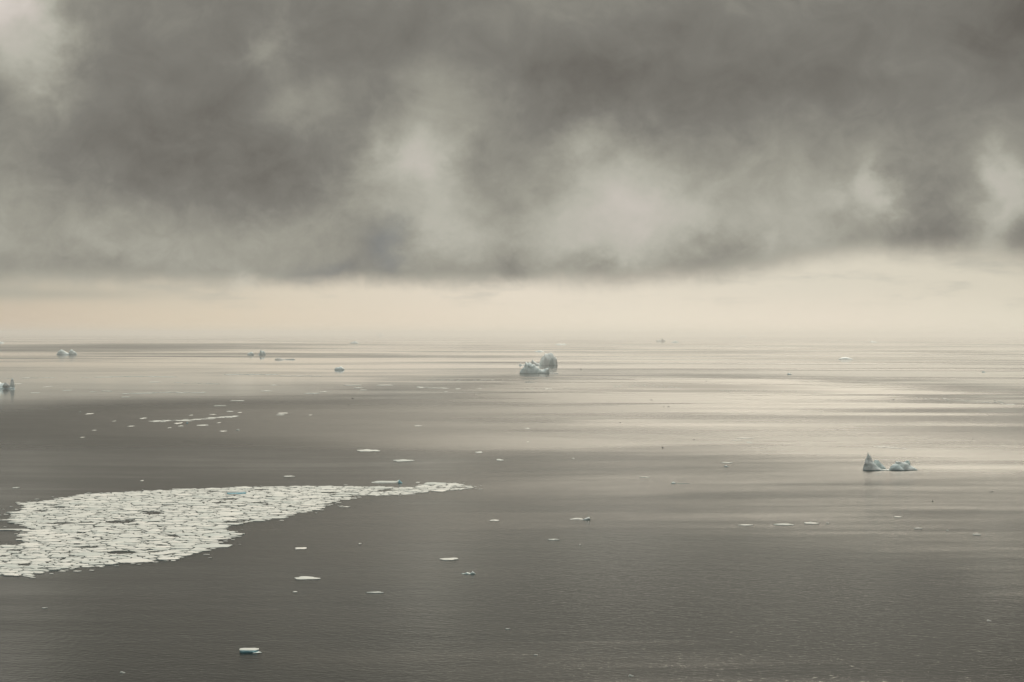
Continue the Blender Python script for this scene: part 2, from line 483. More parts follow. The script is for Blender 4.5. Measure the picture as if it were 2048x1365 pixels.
# ---- the jagged iceberg in the middle, nearer of the two
q = lambda pts: zpts(pts, 1000, 680, 13.65)
A_BASE = 747.6
o_ = ground(1070, A_BASE)
ab = root('iceberg', o_, 'grey teal iceberg with a jagged pronged crest, nearer of the central pair', 'iceberg')
berg_part('main_peak', q([(530, 925), (545, 860), (575, 810), (640, 750), (680, 700), (697, 602), (728, 612), (765, 645), (792, 606), (850, 632), (885, 664), (925, 664), (985, 715), (1060, 770), (1110, 830), (1150, 925)]),
          A_BASE, ICE_TEAL, ab, o_, depth=0.6, steep=0.55, jag=0.04, seed=11, nu=90)
berg_part('shoulder', q([(1040, 925), (1070, 800), (1140, 812), (1200, 802), (1250, 782), (1322, 762), (1338, 800), (1345, 925)]),
          A_BASE, ICE_TEAL, ab, o_, depth=0.7, steep=0.4, jag=0.04, seed=12)
berg_part('ice_foot', q([(1300, 925), (1340, 905), (1450, 908), (1560, 900), (1600, 912), (1612, 925)]), A_BASE, ICE_DIRTY, ab, o_, depth=0.3, steep=0.3, jag=0.2, seed=13, nu=30, nv=10)

B_BASE = 730.8
o_ = ground(1095, B_BASE)
bb = root('iceberg', o_, 'tall pale domed iceberg with a steep right wall, farther of the central pair', 'iceberg')
berg_part('main_block', q([(1040, 694), (1065, 625), (1092, 590), (1112, 520), (1150, 462), (1208, 425), (1224, 372), (1290, 378), (1350, 365), (1402, 352), (1452, 400), (1480, 452), (1542, 495), (1565, 610), (1578, 694)]),
          B_BASE, ICE, bb, o_, depth=0.6, steep=0.35, jag=0.04, seed=14, nu=90)
berg_part('side_peak', q([(830, 694), (856, 600), (882, 534), (930, 585), (1000, 630), (1060, 655), (1110, 694)]),
          B_BASE, ICE, bb, o_, depth=0.5, steep=0.5, jag=0.04, seed=15)
berg_part('front_rib', q([(1330, 694), (1360, 560), (1410, 490), (1450, 520), (1480, 620), (1530, 694)]),
          B_BASE, ICE_TEAL, bb, o_, depth=0.3, back=-4.0, steep=0.5, jag=0.04, seed=16, nu=30)

# ---- the iceberg cut by the left border
q = lambda pts: zpts(pts, 0, 720, 17.07)
D_BASE = 778
o_ = ground(5, D_BASE)
db = root('iceberg', o_, 'iceberg at the left border with a dark dirty mound and a pale teal horn', 'iceberg')
berg_part('rear_ridge', q([(-900, 985), (-820, 860), (-600, 700), (-380, 760), (-200, 740), (0, 760), (60, 800), (150, 785), (300, 985)]), D_BASE, ICE_TEAL, db, o_, depth=0.5, back=8, steep=0.45, jag=0.04, seed=21)
berg_part('horn', q([(330, 985), (350, 840), (385, 660), (408, 612), (450, 660), (475, 760), (495, 870), (512, 985)]), D_BASE, ICE, db, o_, depth=0.8, back=4, steep=0.5, jag=0.04, seed=22)
berg_part('dirty_mound', q([(60, 985), (100, 880), (140, 810), (190, 762), (240, 800), (300, 835), (350, 900), (400, 985)]), D_BASE, ICE_DIRTY, db, o_, depth=0.6, steep=0.5, jag=0.04, seed=23)
berg_part('ice_foot', q([(-300, 985), (-200, 930), (0, 940), (200, 945), (420, 950), (520, 965), (530, 985)]), D_BASE, ICE_TEAL, db, o_, depth=0.2, steep=0.3, jag=0.04, seed=24, nu=40, nv=10)

# ---- bergs farther out: skyline, base line, material, label
FAR = [
 ('iceberg', 709.8, [[(113, 709.8), (117, 703), (122, 699), (127, 701), (133, 705), (138, 707), (141, 709.8)], [(136, 709.8), (139, 702), (143, 698.7), (148, 703), (152, 705), (155, 709.8)]], ICE_TEAL,
  'faint twin-peaked iceberg on the dark band of water at the far left'),
 ('iceberg', 710.6, [[(494.5, 710.6), (496, 706.5), (499, 705.8), (502, 704.2), (506, 705.5), (508.5, 710.6)]], ICE_TEAL,
  'small blunt grey iceberg just left of a spiked one, left of centre far out'),
 ('iceberg', 710.4, [[(516, 710.4), (519, 706), (521, 700), (522.5, 699.4), (524, 703), (527, 701.2), (530, 705), (532, 710.4)]], ICE_TEAL,
  'small spiked grey iceberg just right of a blunt one, left of centre far out'),
 ('iceberg', 719.8, [[(549, 719.8), (551, 717.2), (558, 716.2), (563, 716.6), (566, 717.6), (574, 719.8)], [(566, 719.8), (570, 718), (580, 717.9), (585, 717.3), (589, 717.8), (591, 719.8)]], SNOW,
  'long flat low tabular iceberg, white at its left end and dark at its right'),
 ('iceberg', 740.4, [[(668.5, 740.4), (670, 736.4), (674, 735), (678, 735), (681, 733.2), (684, 734.4), (688, 737.8), (689.5, 740.4)]], ICE_TEAL,
  'small dark teal lumpy iceberg alone between the left edge and the central pair'),
 ('iceberg', 687.2, [[(700, 687.2), (702, 684.8), (706, 684.2), (710, 682.2), (714, 684.6), (718, 687.2)]], ICE_TEAL,
  'tiny low peaked teal iceberg near the horizon, left of the central pair'),
 ('iceberg', 672.4, [[(751, 672.4), (754, 670), (758, 666.4), (762, 665.6), (766, 668), (770, 672.4)]], ICE,
  'faintest hazy iceberg standing up on the horizon line, left of centre'),
 ('iceberg', 683.2, [[(1312.5, 683.2), (1313.5, 680.2), (1321, 680.4), (1323, 679.6), (1324, 676.4), (1326, 677), (1327, 680), (1330, 680.6), (1331, 683.2)]], ICE_DIRTY,
  'hazy flat iceberg with a small upright tower, near the horizon right of centre'),
 ('iceberg', 685.2, [[(1342, 685.2), (1347, 683), (1351, 681.6), (1355, 683.2), (1358, 685.2)]], ICE_TEAL,
  'tiny low mound iceberg just right of the towered one near the horizon'),
 ('iceberg', 674.9, [[(1477, 674.9), (1479, 671.8), (1485, 671.4), (1491, 671.6), (1494, 674.9)]], ICE,
  'faint hazy block iceberg on the horizon line, right of centre'),
 ('iceberg', 719.8, [[(1676, 719.8), (1680, 716.6), (1686, 714.8), (1692, 714.2), (1699, 716), (1704, 718.2), (1707, 719.8)]], ICE,
  'pale smooth dome-shaped iceberg on the bright streaked water, far right'),
 ('iceberg', 684.8, [[(1740, 684.8), (1742, 682.4), (1745, 683), (1750, 683.4), (1755, 684.8)]], ICE_TEAL,
  'tiny flat teal iceberg near the horizon above the pale dome-shaped one'),
 ('iceberg', 686.6, [[(-14, 686.6), (-8, 682), (0, 683), (5, 684.6), (9, 686.6)]], ICE_TEAL,
  'low faint iceberg cut by the left border, just under the horizon'),
 ('iceberg', 703.9, [[(1068, 703.9), (1073, 702.5), (1079, 700.9), (1084, 702.2), (1089, 703.9)]], ICE_TEAL,
  'small low pyramid-shaped iceberg directly behind the tall domed central one'),
 ('iceberg', 731.0, [[(1037, 731.0), (1039, 729), (1040.8, 725.6), (1042, 729), (1046, 729.6), (1051, 728.8), (1052, 731.0)]], ICE,
  'little pointed berg fragment at the left flank of the central pair'),
 ('iceberg', 690.0, [[(1110, 690), (1114, 688.2), (1119, 687.4), (1124, 688.6), (1129, 687.6), (1134, 690)]], ICE,
  'faint low string of ice behind and right of the tall domed iceberg'),
 ('iceberg', 749.2, [[(1574, 749.2), (1576, 746.4), (1580, 747.2), (1584, 749.2)]], ICE_TEAL,
  'tiny dark bit of berg below the bright streaks, left of the pale dome'),
 ('iceberg', 744.8, [[(1963, 744.8), (1966, 742.6), (1968, 743), (1971, 744.8)]], ICE_TEAL,
  'tiny dark bit of berg near the right border on the bright streaks'),
]
for n_, (nm, base, profs, mat, lab) in enumerate(FAR):
    o_ = ground((profs[0][0][0] + profs[-1][-1][0])/2, base)
    if len(profs) == 1:
        ob = berg_part(nm, profs[0], base, mat, None, o_, depth=0.6, steep=0.4, jag=0.04, seed=40 + n_, nu=40, nv=12)
        ob.location = o_
        tag(ob, lab, 'iceberg')
    else:
        rt = root(nm, o_, lab, 'iceberg')
        mats = [mat, ICE_DIRTY if mat is SNOW else mat]
        for k_, pr in enumerate(profs):
            berg_part('white_end' if (mat is SNOW and k_ == 0) else 'dark_end' if mat is SNOW else 'peak', pr, base, mats[k_], rt, o_, depth=0.5, steep=0.4, jag=0.04, seed=60 + n_*2 + k_, nu=36, nv=12)

# ------------------------------------------------------------------ floes
rnd = random.Random(7)
def outline(cx, cy, rx, ry, seed, n=22, rough=0.22):
    pts = []
    for k in range(n):
        a = 2*math.pi*k/n
        f = 1 + rough * noise.noise(Vector((math.cos(a)*1.4, math.sin(a)*1.4, seed*3.1))) * 2 + rough*0.35*noise.noise(Vector((math.cos(a)*4, math.sin(a)*4, seed*5.3)))
        pts.append((cx + rx*f*math.cos(a), cy + ry*f*math.sin(a)))
    return pts
def slab_mesh(pts, h, seed, verts, faces, mats, dome=0.5, rings=3, z0=-0.3):
    """floe: bevelled edge rising from the water, slightly uneven snow top"""
    n = len(pts)
    cx = sum(p[0] for p in pts)/n; cy = sum(p[1] for p in pts)/n
    b = len(verts)
    levels = [(1.0, z0), (1.0, h*0.75), (0.965, h)] + [(0.965*(1 - (r+1)/(rings+1)), h) for r in range(rings)]
    for li, (s_, z) in enumerate(levels):
        for (px, py) in pts:
            zz = z
            if li >= 2:
                zz += dome*h*(1 - s_**2) + h*0.5*noise.noise(Vector((px*s_*0.15, py*s_*0.15, seed + s_)))
            verts.append(Vector((cx + (px-cx)*s_, cy + (py-cy)*s_, zz)))
    verts.append(Vector((cx, cy, h*(1+dome))))
    for li in range(len(levels)-1):
        for k in range(n):
            a0 = b + li*n + k; a1 = b + li*n + (k+1) % n
            faces.append((a0, a1, a1+n, a0+n)); mats.append(1 if li == 0 else 0)
    t = b + (len(levels)-1)*n; c_ = len(verts)-1
    for k in range(n):
        faces.append((t+k, t+(k+1) % n, c_)); mats.append(0)
def floe_obj(name, loc, pts_list, h, seed, top=None, side=None, parent=None, dome=0.5):
    v, f, m_ = [], [], []
    for i, pts in enumerate(pts_list):
        slab_mesh([(x-loc.x, y-loc.y) for x, y in pts], h, seed+i, v, f, m_, dome=dome)
    o = mesh_obj(name, v, f, top or SNOW, parent)
    o.data.materials.append(side or ICE_EDGE)
    o.data.polygons.foreach_set('material_index', m_)
    if parent is None:
        o.location = (loc.x, loc.y, 0)
    return o
def lone_floe(X, Y, W_, H_, label, seed, top=None, group=None, h=None):
    """flat floe W_ by H_ as seen, near edge at Y + H_/2"""
    c = ground(X, Y)
    rx = W_ / 2 / F_PX * c.y
    near, far = ground(X, Y + H_/2).y, ground(X, Y - H_/2).y
    hh = h if h else min(0.16 + 0.02*rx, 0.5)
    depth = (far - near) - hh * c.y / CAM_H * 1.2
    ry = max(depth/2, rx*0.35)
    rg = 0.34 if W_ < 30 else 0.26
    o = floe_obj('ice_floe', c, [outline(c.x, c.y, rx, ry, seed, n=28, rough=rg)], hh, seed, top)
    return tag(o, label, 'ice floe', group)
def growler(X, Y, W_, H_, label, seed, mat=None, name='ice_chunk'):
    """small standing lump: W_ wide, H_ high as seen, waterline at Y"""
    prof = [(X - W_/2, Y)]
    r_ = random.Random(seed)
    pk = r_.uniform(0.3, 0.7)
    for t in (0.15, 0.3, 0.45, 0.6, 0.75, 0.9):
        prof.append((X - W_/2 + W_*t, Y - H_*max(0.25, 1 - abs(t - pk)*1.7) * r_.uniform(0.75, 1.05)))
    prof.append((X + W_/2, Y))
    o_ = ground(X, Y)
    o = berg_part(name, prof, Y, mat or SNOW, None, o_, depth=0.55, steep=0.45, jag=0.04, seed=seed, nu=20, nv=10)
    o.location = o_
    return tag(o, label, 'ice chunk')
def brash(pts, wy, n, label, seed, size=(2.0, 9.0), mat=None):
    """a drifting streak of small ice, too many pieces to count"""
    r_ = random.Random(seed)
    v, f, m_ = [], [], []
    L = ground(*pts[len(pts)//2])
    for i in range(n):
        t = r_.random() * (len(pts)-1)
        k = int(t); t -= k
        X = pts[k][0] + (pts[k+1][0]-pts[k][0])*t
        Y = pts[k][1] + (pts[k+1][1]-pts[k][1])*t + r_.gauss(0, 1)*wy
        c = ground(X, Y)
        s_ = r_.uniform(*size)/3982*c.y/2
        slab_mesh(outline(c.x-L.x, c.y-L.y, s_, s_*r_.uniform(0.8, 2.0), seed+i, n=8, rough=0.3), 0.15+0.03*s_, seed+i, v, f, m_, rings=1)
    o = mesh_obj('brash_ice', v, f, mat or SNOW)
    o.data.materials.append(ICE_EDGE)
    o.data.polygons.foreach_set('material_index', m_)
    o.location = (L.x, L.y, 0)
    return tag(o, label, 'brash ice', kind='stuff')

LONE = [  # X, Y, width, height, label
 (736, 902, 42, 5, 'wide flat white floe, topmost of the large ones above the tip of the ice field'),
 (806, 922, 36, 4.5, 'flat white floe below and right of the widest one, above the ice field'),
 (959, 905.5, 15, 3.5, 'small bright floe right of the two wide ones at the edge of the dark water'),
 (999, 920.5, 13, 3.5, 'small bright floe just below right of another, above the pointed tip of the ice field'),
 (576, 953.5, 20, 2.6, 'thin broken floe just above the upper edge of the ice field'),
 (836, 965.5, 8, 2.2, 'very small floe in the gap right of the teal-ended slab'),
 (33, 976, 11, 2.6, 'small bright floe alone at the left border above the ice field'),
 (284, 962, 6, 2, 'speck of a floe above the upper edge of the ice field on the left'),
 (693, 1014.5, 14, 2.2, 'small thin floe just below the right arm of the ice field'),
 (720, 1088, 5, 2.4, 'speck of white ice between the field and the floe on its lower right'),
 (602, 1097.5, 28, 4.5, 'ragged white floe below the ice field, above a larger smooth one'),
 (612, 1157.5, 45, 7, 'largest lone floe, smooth and white, in the lower left of centre'),
 (590, 1184.5, 9, 2.4, 'tiny floe just beneath the largest lone floe'),
 (751, 1186, 27, 3.4, 'thin white floe right of and below the largest lone floe'),
 (898, 1119, 40, 5.5, 'flat white lens-shaped floe just above the spiked pale blue chunk'),
 (990, 1041.5, 18, 3.6, 'small white floe left of the hooked floe in the middle'),
 (1106, 1080, 18, 2.4, 'thin white floe below the hooked floe in the middle'),
 (1160, 1090, 3, 1.8, 'speck of ice right of the thin floe in the middle'),
 (1290, 955, 20, 2.4, 'thin white floe left of the pale blue chunk with a tail'),
 (1492, 1051, 25, 3, 'narrow white floe, leftmost of a row of three on the right'),
 (1568, 1050, 36, 4, 'wide ragged white floe, middle of a row of three on the right'),
 (1795, 1034.5, 15, 2.6, 'small slanted floe below the spired iceberg'),
 (1895, 1061.5, 4, 1.8, 'speck of ice left of the starry floe near the right border'),
 (89, 1217, 9, 1.8, 'faint low scrap of ice alone in the lower left water'),
 (1016, 1259, 9, 1.8, 'tiny low floe in the empty water at bottom centre'),
 (1071, 1311, 8, 2, 'tiny floe at bottom centre, below right of another'),
 (178, 828.3, 11, 2.6, 'small floe just right of a bright speck in the dark left lane'),
 (287, 837.2, 11, 2.6, 'small low floe at the left end of the long streak of brash'),
 (262, 853, 11, 2.2, 'small floe left of and below the long streak of brash'),
 (188, 861.3, 8, 1.8, 'tiny floe in the dark left lane, above the lowest one'),
 (165, 875.3, 8, 1.8, 'tiny floe, lowest of those scattered in the dark left lane'),
 (405, 851.3, 23, 2.6, 'flat elongated floe just under the long streak of brash'),
 (357, 847.2, 15, 3, 'small floe touching a blue bit below the long streak of brash'),
 (362, 852.6, 11, 1.8, 'thin floe under the one with the blue bit'),
 (339, 856.3, 5, 2, 'speck of ice below the left half of the long streak of brash'),
 (447, 863, 15, 1.9, 'thin floe left of the bright double lump'),
 (382, 831, 5, 2.2, 'speck of ice above the middle of the long streak of brash'),
 (425, 829.8, 13, 1.6, 'faint thin floe above the right half of the long streak of brash'),
 (438, 846, 5, 2.2, 'speck of ice below the right end of the long streak of brash'),
 (460, 823.5, 17, 1.8, 'thin floe above the right end of the long streak of brash'),
 (480, 825.5, 8, 1.8, 'tiny floe at the right of the thin one above the streak'),
 (228, 843, 4, 2, 'speck of ice between the left floes and the long streak'),
 (566, 827, 20, 2, 'upper of two thin floes stacked close together in the dark lane'),
 (561, 830.3, 16, 1.8, 'lower of two thin floes stacked close together in the dark lane'),
 (621, 830.5, 7, 1.8, 'tiny floe right of the stacked pair in the dark lane'),
 (835, 852.3, 14, 2.2, 'small white floe alone in the middle of the dark lane'),
 (625, 787.3, 26, 2, 'straight thin white floe above the dark lane'),
 (648, 784, 13, 1.6, 'faint floe at the upper right of the straight thin one'),
 (532, 782.2, 17, 1.6, 'thin floe left of the straight thin one above the dark lane'),
 (548, 770.6, 10, 1.4, 'faint tiny floe above the row of thin ones'),
 (477, 802, 25, 1.8, 'thin streak-like floe, upper of two above the brash streak'),
 (440, 812, 25, 1.7, 'thin streak-like floe, lower of two above the brash streak'),
 (707, 771, 35, 1.7, 'long thin floe left of a fainter one, under the lumpy teal iceberg'),
 (718, 776.2, 17, 1.7, 'short thin floe tucked below the long thin one'),
 (727, 780.5, 12, 1.4, 'tiny thin floe lowest of three stepped thin ones'),
 (770, 771, 30, 1.5, 'faint long floe right of the brighter long one'),
 (915, 778.2, 10, 1.5, 'tiny thin floe right of the brash line at centre'),
 (892, 784, 8, 1.5, 'tiny thin floe under the brash line at centre'),
 (960, 777.6, 9, 1.5, 'tiny faint floe farther right of the brash line at centre'),
 (135, 781.4, 14, 1.8, 'small bright floe right of the left border iceberg'),
 (70, 786, 14, 1.6, 'thin floe just below the left border iceberg'),
 (35, 768, 15, 1.6, 'thin bright floe touching the horn of the left border iceberg'),
 (95, 774, 7, 2, 'tiny white floe between the left border iceberg and the bright one'),
 (252, 794.5, 14, 1.4, 'faint thin floe under the left brash line'),
 (310, 764.7, 18, 1.9, 'short bright floe below the long left brash line'),
 (1055, 857.5, 10, 2.2, 'faint pale floe right of the dark lane, in mid water'),
 (1056, 884.3, 4, 1.5, 'speck of ice below the faint pale floe in mid water'),
 (1147, 917.5, 7, 1.4, 'faint speck above the thin floe at centre right'),
 (1095, 778.2, 13, 1.4, 'thin pale floe below the central pair of icebergs'),
 (1472, 881, 20, 1.8, 'thin ragged pale floe, left member of the trio right of centre'),
 (1491, 877, 31, 2, 'long thin pale floe, upper member of the trio right of centre'),
 (1498, 885.3, 11, 3, 'small bright floe, lower member of the trio right of centre'),
 (1454, 926, 23, 2.2, 'thin white floe with a teal bit floating under it'),
 (1655, 1047, 6, 1.6, 'speck of ice at the right end of the row of three'),
 (2022, 809.4, 25, 1.6, 'thin bright floe at the right border on the greenish water'),
 (22, 1041, 44, 3.2, 'thin finger-like floe reaching left from the ice field, upper one'),
 (30, 1060.5, 66, 4.2, 'long thin pointed floe left of the ice field, lower one'),
]
for i, a in enumerate(LONE):
    lone_floe(*a, seed=100 + i)

CHUNKS = [  # X, waterline Y, width, height, label, material
 (160, 825.2, 5.5, 3, 'bright pointed speck of ice, leftmost above the dark left lane', SNOW),
 (476, 862, 9.5, 4, 'bright double lump of ice below the right end of the brash streak', SNOW),
 (374, 847.6, 5, 3.6, 'little blue bit of ice under the long streak of brash', ICE_BLUE),
 (245, 1346.5, 11, 4, 'small white lump of ice near the bottom border, left', SNOW),
 (1262, 1353, 11, 4.4, 'small white lump of ice near the bottom border, right of centre', SNOW),
 (1978, 1242.5, 9, 3.4, 'small white pointed ice bit in the lower right corner', SNOW),
 (1303, 801, 9, 1.8, 'dark narrow bit of ice on the bright water right of the central pair', ICE_DARK),
 (1337, 814.4, 7, 1.8, 'dark bit of ice, right one of two close together', ICE_DARK),
 (1328, 814.2, 3, 1.4, 'tiny dark bit of ice, left one of two close together', ICE_DARK),
 (1241, 846, 5, 1.8, 'tiny dark bit of ice above the rippled middle water', ICE_DARK),
 (1162, 739.2, 3.4, 2, 'dark dot of ice right of the central icebergs', ICE_DARK),
 (1412, 763, 4, 1.4, 'dark dot of ice below the bright streaks right of centre', ICE_DARK),
 (1325, 896.6, 4.4, 3.4, 'dark notched bit of ice in the rippled water, lower of two', ICE_DARK),
 (1388, 880.4, 4, 2, 'dark bit of ice left of the thin pale trio', ICE_DARK),
 (1453, 934, 12, 3.4, 'teal bit of ice floating under the thin white floe', ICE_TEAL),
 (1787, 800.4, 7, 1.8, 'dark narrow bit of ice on the greenish water', ICE_DARK),
 (1945, 879, 4, 1.8, 'dark dot of ice above right of the spired iceberg', ICE_DARK),
 (1983, 984.2, 10, 2.4, 'long dark bit of ice at the right, below the spired iceberg', ICE_DARK),
 (1865, 1003.4, 4.5, 2.2, 'tiny dark bit of ice between the spired iceberg and the small floes', ICE_DARK),
 (1675, 860.6, 3.4, 2, 'tiny dark dot above left of the spired iceberg', ICE_DARK),
 (38, 1152.5, 13, 4, 'dark wet lump of ice at the near edge of the ice field', ICE_DARK),
 (705, 797.6, 3.4, 2, 'dark dot of ice above the dark lane left of centre', ICE_DARK),
 (697, 810.6, 6, 1.6, 'dark narrow bit of ice just above the dark lane', ICE_DARK),
]
for i, (X, Y, w_, h_, lab, mt) in enumerate(CHUNKS):
    growler(X, Y, w_, h_, lab, 300 + i, mt)

# ---- pieces with a shape of their own
def compound(X, Y, label, cat='ice chunk', name='ice_chunk'):
    return root(name, ground(X, Y), label, cat)
# thick blue-sided slab in the lower left
o_ = ground(499, 1307)
t = root('ice_chunk', o_, 'thick floating slab with a white top and deep blue sides, lower left', 'ice chunk')
cx = ground(499, 1303)
def blk(pts_px, yn, yf, z0, z1, mat, name, parent, origin):
    """block between directions X at depths of ground rows yn (near) and yf (far)"""
    v = []
    for z, ins in ((z0, 0.0), (z0 + (z1-z0)*0.45, 0.25), (z1*0.96, 0.0), (z1, 0.5)):
        for (X, f_) in pts_px:
            g_ = ground(X, yn + (yf-yn)*f_)
            cc = ground(sum(p[0] for p in pts_px)/len(pts_px), (yn+yf)/2)
            dd = (cc - g_); dd.z = 0
            L = max(dd.length, 0.01)
            g_ = g_ + dd/L*ins*0.35
            v.append(Vector((g_.x + 0.12*noise.noise(g_*0.9), g_.y, z)) - origin)
    n = len(pts_px)
    f = [(l*n+k, l*n+(k+1) % n, (l+1)*n+(k+1) % n, (l+1)*n+k) for l in range(3) for k in range(n)]
    f.append(tuple(3*n+k for k in range(n)))
    return mesh_obj(name, v, f, mat, parent)
blk([(481, 0.1), (486, 0.0), (497, 0.05), (505, 0.0), (512, 0.1), (517, 0.5), (518, 0.8), (511, 1.0), (499, 0.95), (488, 1.0), (480, 0.8), (479, 0.4)], 1307, 1301.5, -0.3, 0.66, ICE_BLUE, 'blue_side', t, o_)
blk([(480, 0.1), (486, 0.02), (505, 0.02), (513, 0.1), (518, 0.5), (518, 0.8), (511, 1.0), (499, 0.97), (488, 1.0), (480, 0.8), (478, 0.4)], 1306.2, 1301.5, 0.663, 0.86, SNOW, 'snow_top', t, o_)
blk([(505, 0), (514, 0.1), (524, 0.4), (520, 0.9), (510, 1.0)], 1307.6, 1304.5, -0.3, 0.2, ICE_EDGE, 'ice_foot', t, o_)
# slab with a teal block on its right end, above the tip of the field
o_ = ground(773, 966)
t = root('ice_floe', o_, 'long white slab with a raised teal block at its right end, above the ice field', 'ice floe')
prof = [(742, 967), (748, 964.4), (752, 963), (762, 962.4), (780, 962.6), (790, 962.8), (794, 962.2), (797, 960.2), (800, 961.2), (801, 967)]
berg_part('white_slab', prof, 967, SNOW, t, o_, depth=0.7, steep=0.3, jag=0.05, seed=400, nu=50)
berg_part('teal_block', [(796, 967.4), (797.5, 961), (799.5, 960), (801, 963), (804, 965.4), (805, 967.4)], 967.4, ICE_BLUE, t, o_, depth=0.7, steep=0.3, jag=0.04, seed=401, nu=20, nv=10)
# blue bergy bit inside the field
o_ = ground(473, 989.4)
t = root('ice_chunk', o_, 'white-topped chunk with vivid blue sides inside the ice field near its upper edge', 'ice chunk')
berg_part('blue_side', [(453.5, 989.6), (454.5, 985.2), (460, 986.0), (475, 985.6), (485, 985), (491, 984.2), (493.5, 989.6)], 989.6, ICE_BLUE, t, o_, depth=0.35, steep=0.2, jag=0.05, seed=402, nu=40)
berg_part('snow_top', [(453.5, 988.6), (455, 983.2), (463, 981.6), (478, 982), (488, 983.2), (491.5, 982.4), (493, 988.6)], 989.6, SNOW, t, o_, depth=0.3, back=3.4, steep=0.25, jag=0.05, seed=403, nu=40)
# hooked floe in the middle
o_ = ground(1158, 1039)
t = root('ice_floe', o_, 'white floe with a pale blue hooked right end, in the middle of the water', 'ice floe')
berg_part('white_mound', [(1139, 1040), (1144, 1038), (1150, 1036.4), (1158, 1036.2), (1163, 1037.4), (1168, 1040)], 1040, SNOW, t, o_, depth=0.6, steep=0.35, jag=0.04, seed=404, nu=30)
berg_part('blue_hook', [(1163, 1040.6), (1168, 1038.6), (1173, 1036), (1177, 1034.2), (1180, 1035.6), (1181, 1040.6)], 1040.6, ICE, t, o_, depth=0.5, steep=0.4, jag=0.04, seed=405, nu=30)
# spiked pale blue chunk
o_ = ground(937, 1148.5)
t = root('ice_chunk', o_, 'pale blue chunk with a curled spike at its right end, below the lens-shaped floe', 'ice chunk')
berg_part('low_body', [(922, 1149), (930, 1146.6), (934, 1145), (940, 1146.4), (948, 1145.6), (952, 1149)], 1149, ICE, t, o_, depth=0.6, steep=0.4, jag=0.04, seed=406, nu=30)
berg_part('spike', [(939, 1149.2), (943, 1145.4), (945.4, 1142.4), (948, 1144.6), (951.5, 1149.2)], 1149.2, ICE, t, o_, depth=0.6, steep=0.5, jag=0.04, seed=407, nu=24)
# pale blue chunk with a tail
o_ = ground(1347, 967)
t = root('ice_chunk', o_, 'pale blue chunk trailing a long thin tail to the right, right of centre', 'ice chunk')
berg_part('lump', [(1341.5, 967.8), (1344, 965.2), (1347, 963.8), (1350, 965.2), (1352.5, 967.8)], 967.8, ICE, t, o_, depth=0.7, steep=0.4, jag=0.04, seed=408, nu=20)
berg_part('tail', [(1350, 967.6), (1356, 966.9), (1366, 966.8), (1376, 966.9), (1381, 967.6)], 967.6, ICE, t, o_, depth=0.08, steep=0.4, jag=0.04, seed=409, nu=24, nv=8)
# small peaked floes on the right
def peaked(X, Y, W_, H_, label, seed):
    o_ = ground(X, Y)
    t = root('ice_floe', o_, label, 'ice floe')
    floe = outline(0, 0, W_/2/F_PX*o_.y, W_/2/F_PX*o_.y*0.7, seed)
    v, f, m_ = [], [], []
    slab_mesh(floe, 0.3, seed, v, f, m_)
    ob = mesh_obj('flat_base', v, f, SNOW, t); ob.data.materials.append(ICE_EDGE); ob.data.polygons.foreach_set('material_index', m_)
    berg_part('hummock', [(X-W_*0.2, Y), (X-W_*0.1, Y-H_*0.7), (X, Y-H_), (X+W_*0.12, Y-H_*0.6), (X+W_*0.22, Y)], Y, SNOW, t, o_, depth=0.6, steep=0.4, jag=0.04, seed=seed+1, nu=18, nv=8)
peaked(1621, 1047.5, 32, 3.8, 'ragged floe with a small hummock, rightmost of a row of three on the right', 420)
peaked(1836, 1058, 16, 3.6, 'small floe with a hummock right of the slanted one below the spired iceberg', 422)
peaked(1953, 1070, 17, 3.8, 'small star-like floe with a hummock near the right border', 424)

# ---- streaks of brash
brash([(304, 843), (340, 842), (380, 841), (420, 837), (455, 835), (472, 833.5)], 0.7, 150, 'long slanting streak of white brash ice across the dark left lane', 500, (3, 14))
brash([(190, 755), (240, 753.6), (300, 753.6), (349, 754.6)], 0.35, 90, 'thin bright line of brash ice above the left border iceberg level', 700, (4, 14))
brash([(10, 757), (74, 756.2), (105, 755.4), (180, 756)], 0.3, 26, 'dotted faint line of brash ice beside the left border iceberg', 800, (4, 12))
brash([(447, 749.5), (500, 749.4), (552, 749.5)], 0.45, 70, 'bright thin line of brash ice left of the lumpy teal iceberg', 900, (4, 14))
brash([(560, 752), (600, 752), (640, 752.6)], 0.3, 26, 'faint brash line trailing right of the bright one', 1000, (4, 12))
brash([(245, 788), (300, 786.6), (345, 785), (410, 786)], 0.4, 70, 'thin brash line under the short bright floe on the left', 1100, (4, 14))
brash([(350, 766), (400, 767.5), (440, 768.3)], 0.3, 22, 'faint dotted brash right of the short bright floe', 1200, (3, 9))
brash([(836, 774), (845, 776), (895, 777)], 0.35, 45, 'bright thin brash line at the centre below the open water', 1300, (4, 13))
brash([(850, 760.5), (930, 761), (1024, 760)], 0.5, 46, 'dotted pale brash line left of the central pair', 1400, (2, 7))
brash([(1224, 774), (1290, 771), (1360, 777)], 1.5, 70, 'loose dark-flecked patch of brash right of the central pair', 1500, (1.5, 6), ICE_TEAL)
brash([(1440, 783), (1500, 781), (1640, 786)], 1.3, 46, 'sparse pale brash scattered left of the greenish water', 1600, (1.5, 6))
brash([(1030, 780), (1060, 779), (1160, 777)], 1.0, 24, 'sparse pale brash under the central pair of icebergs', 1650, (1.5, 6))
brash([(1830, 798), (1900, 799), (1960, 804), (2010, 806)], 1.5, 60, 'pale brash scattered over the greenish water at the right', 1700, (2, 9))
brash([(1749, 893.8), (1770, 894.6), (1790, 896.6), (1813, 898.6)], 0.35, 50, 'thin curved brash line just behind the spired iceberg', 1800, (3, 9))
brash([(183, 784.2), (206, 782.4), (222, 783)], 0.2, 14, 'short brash line right of the small bright floe at left', 1900, (4, 9))

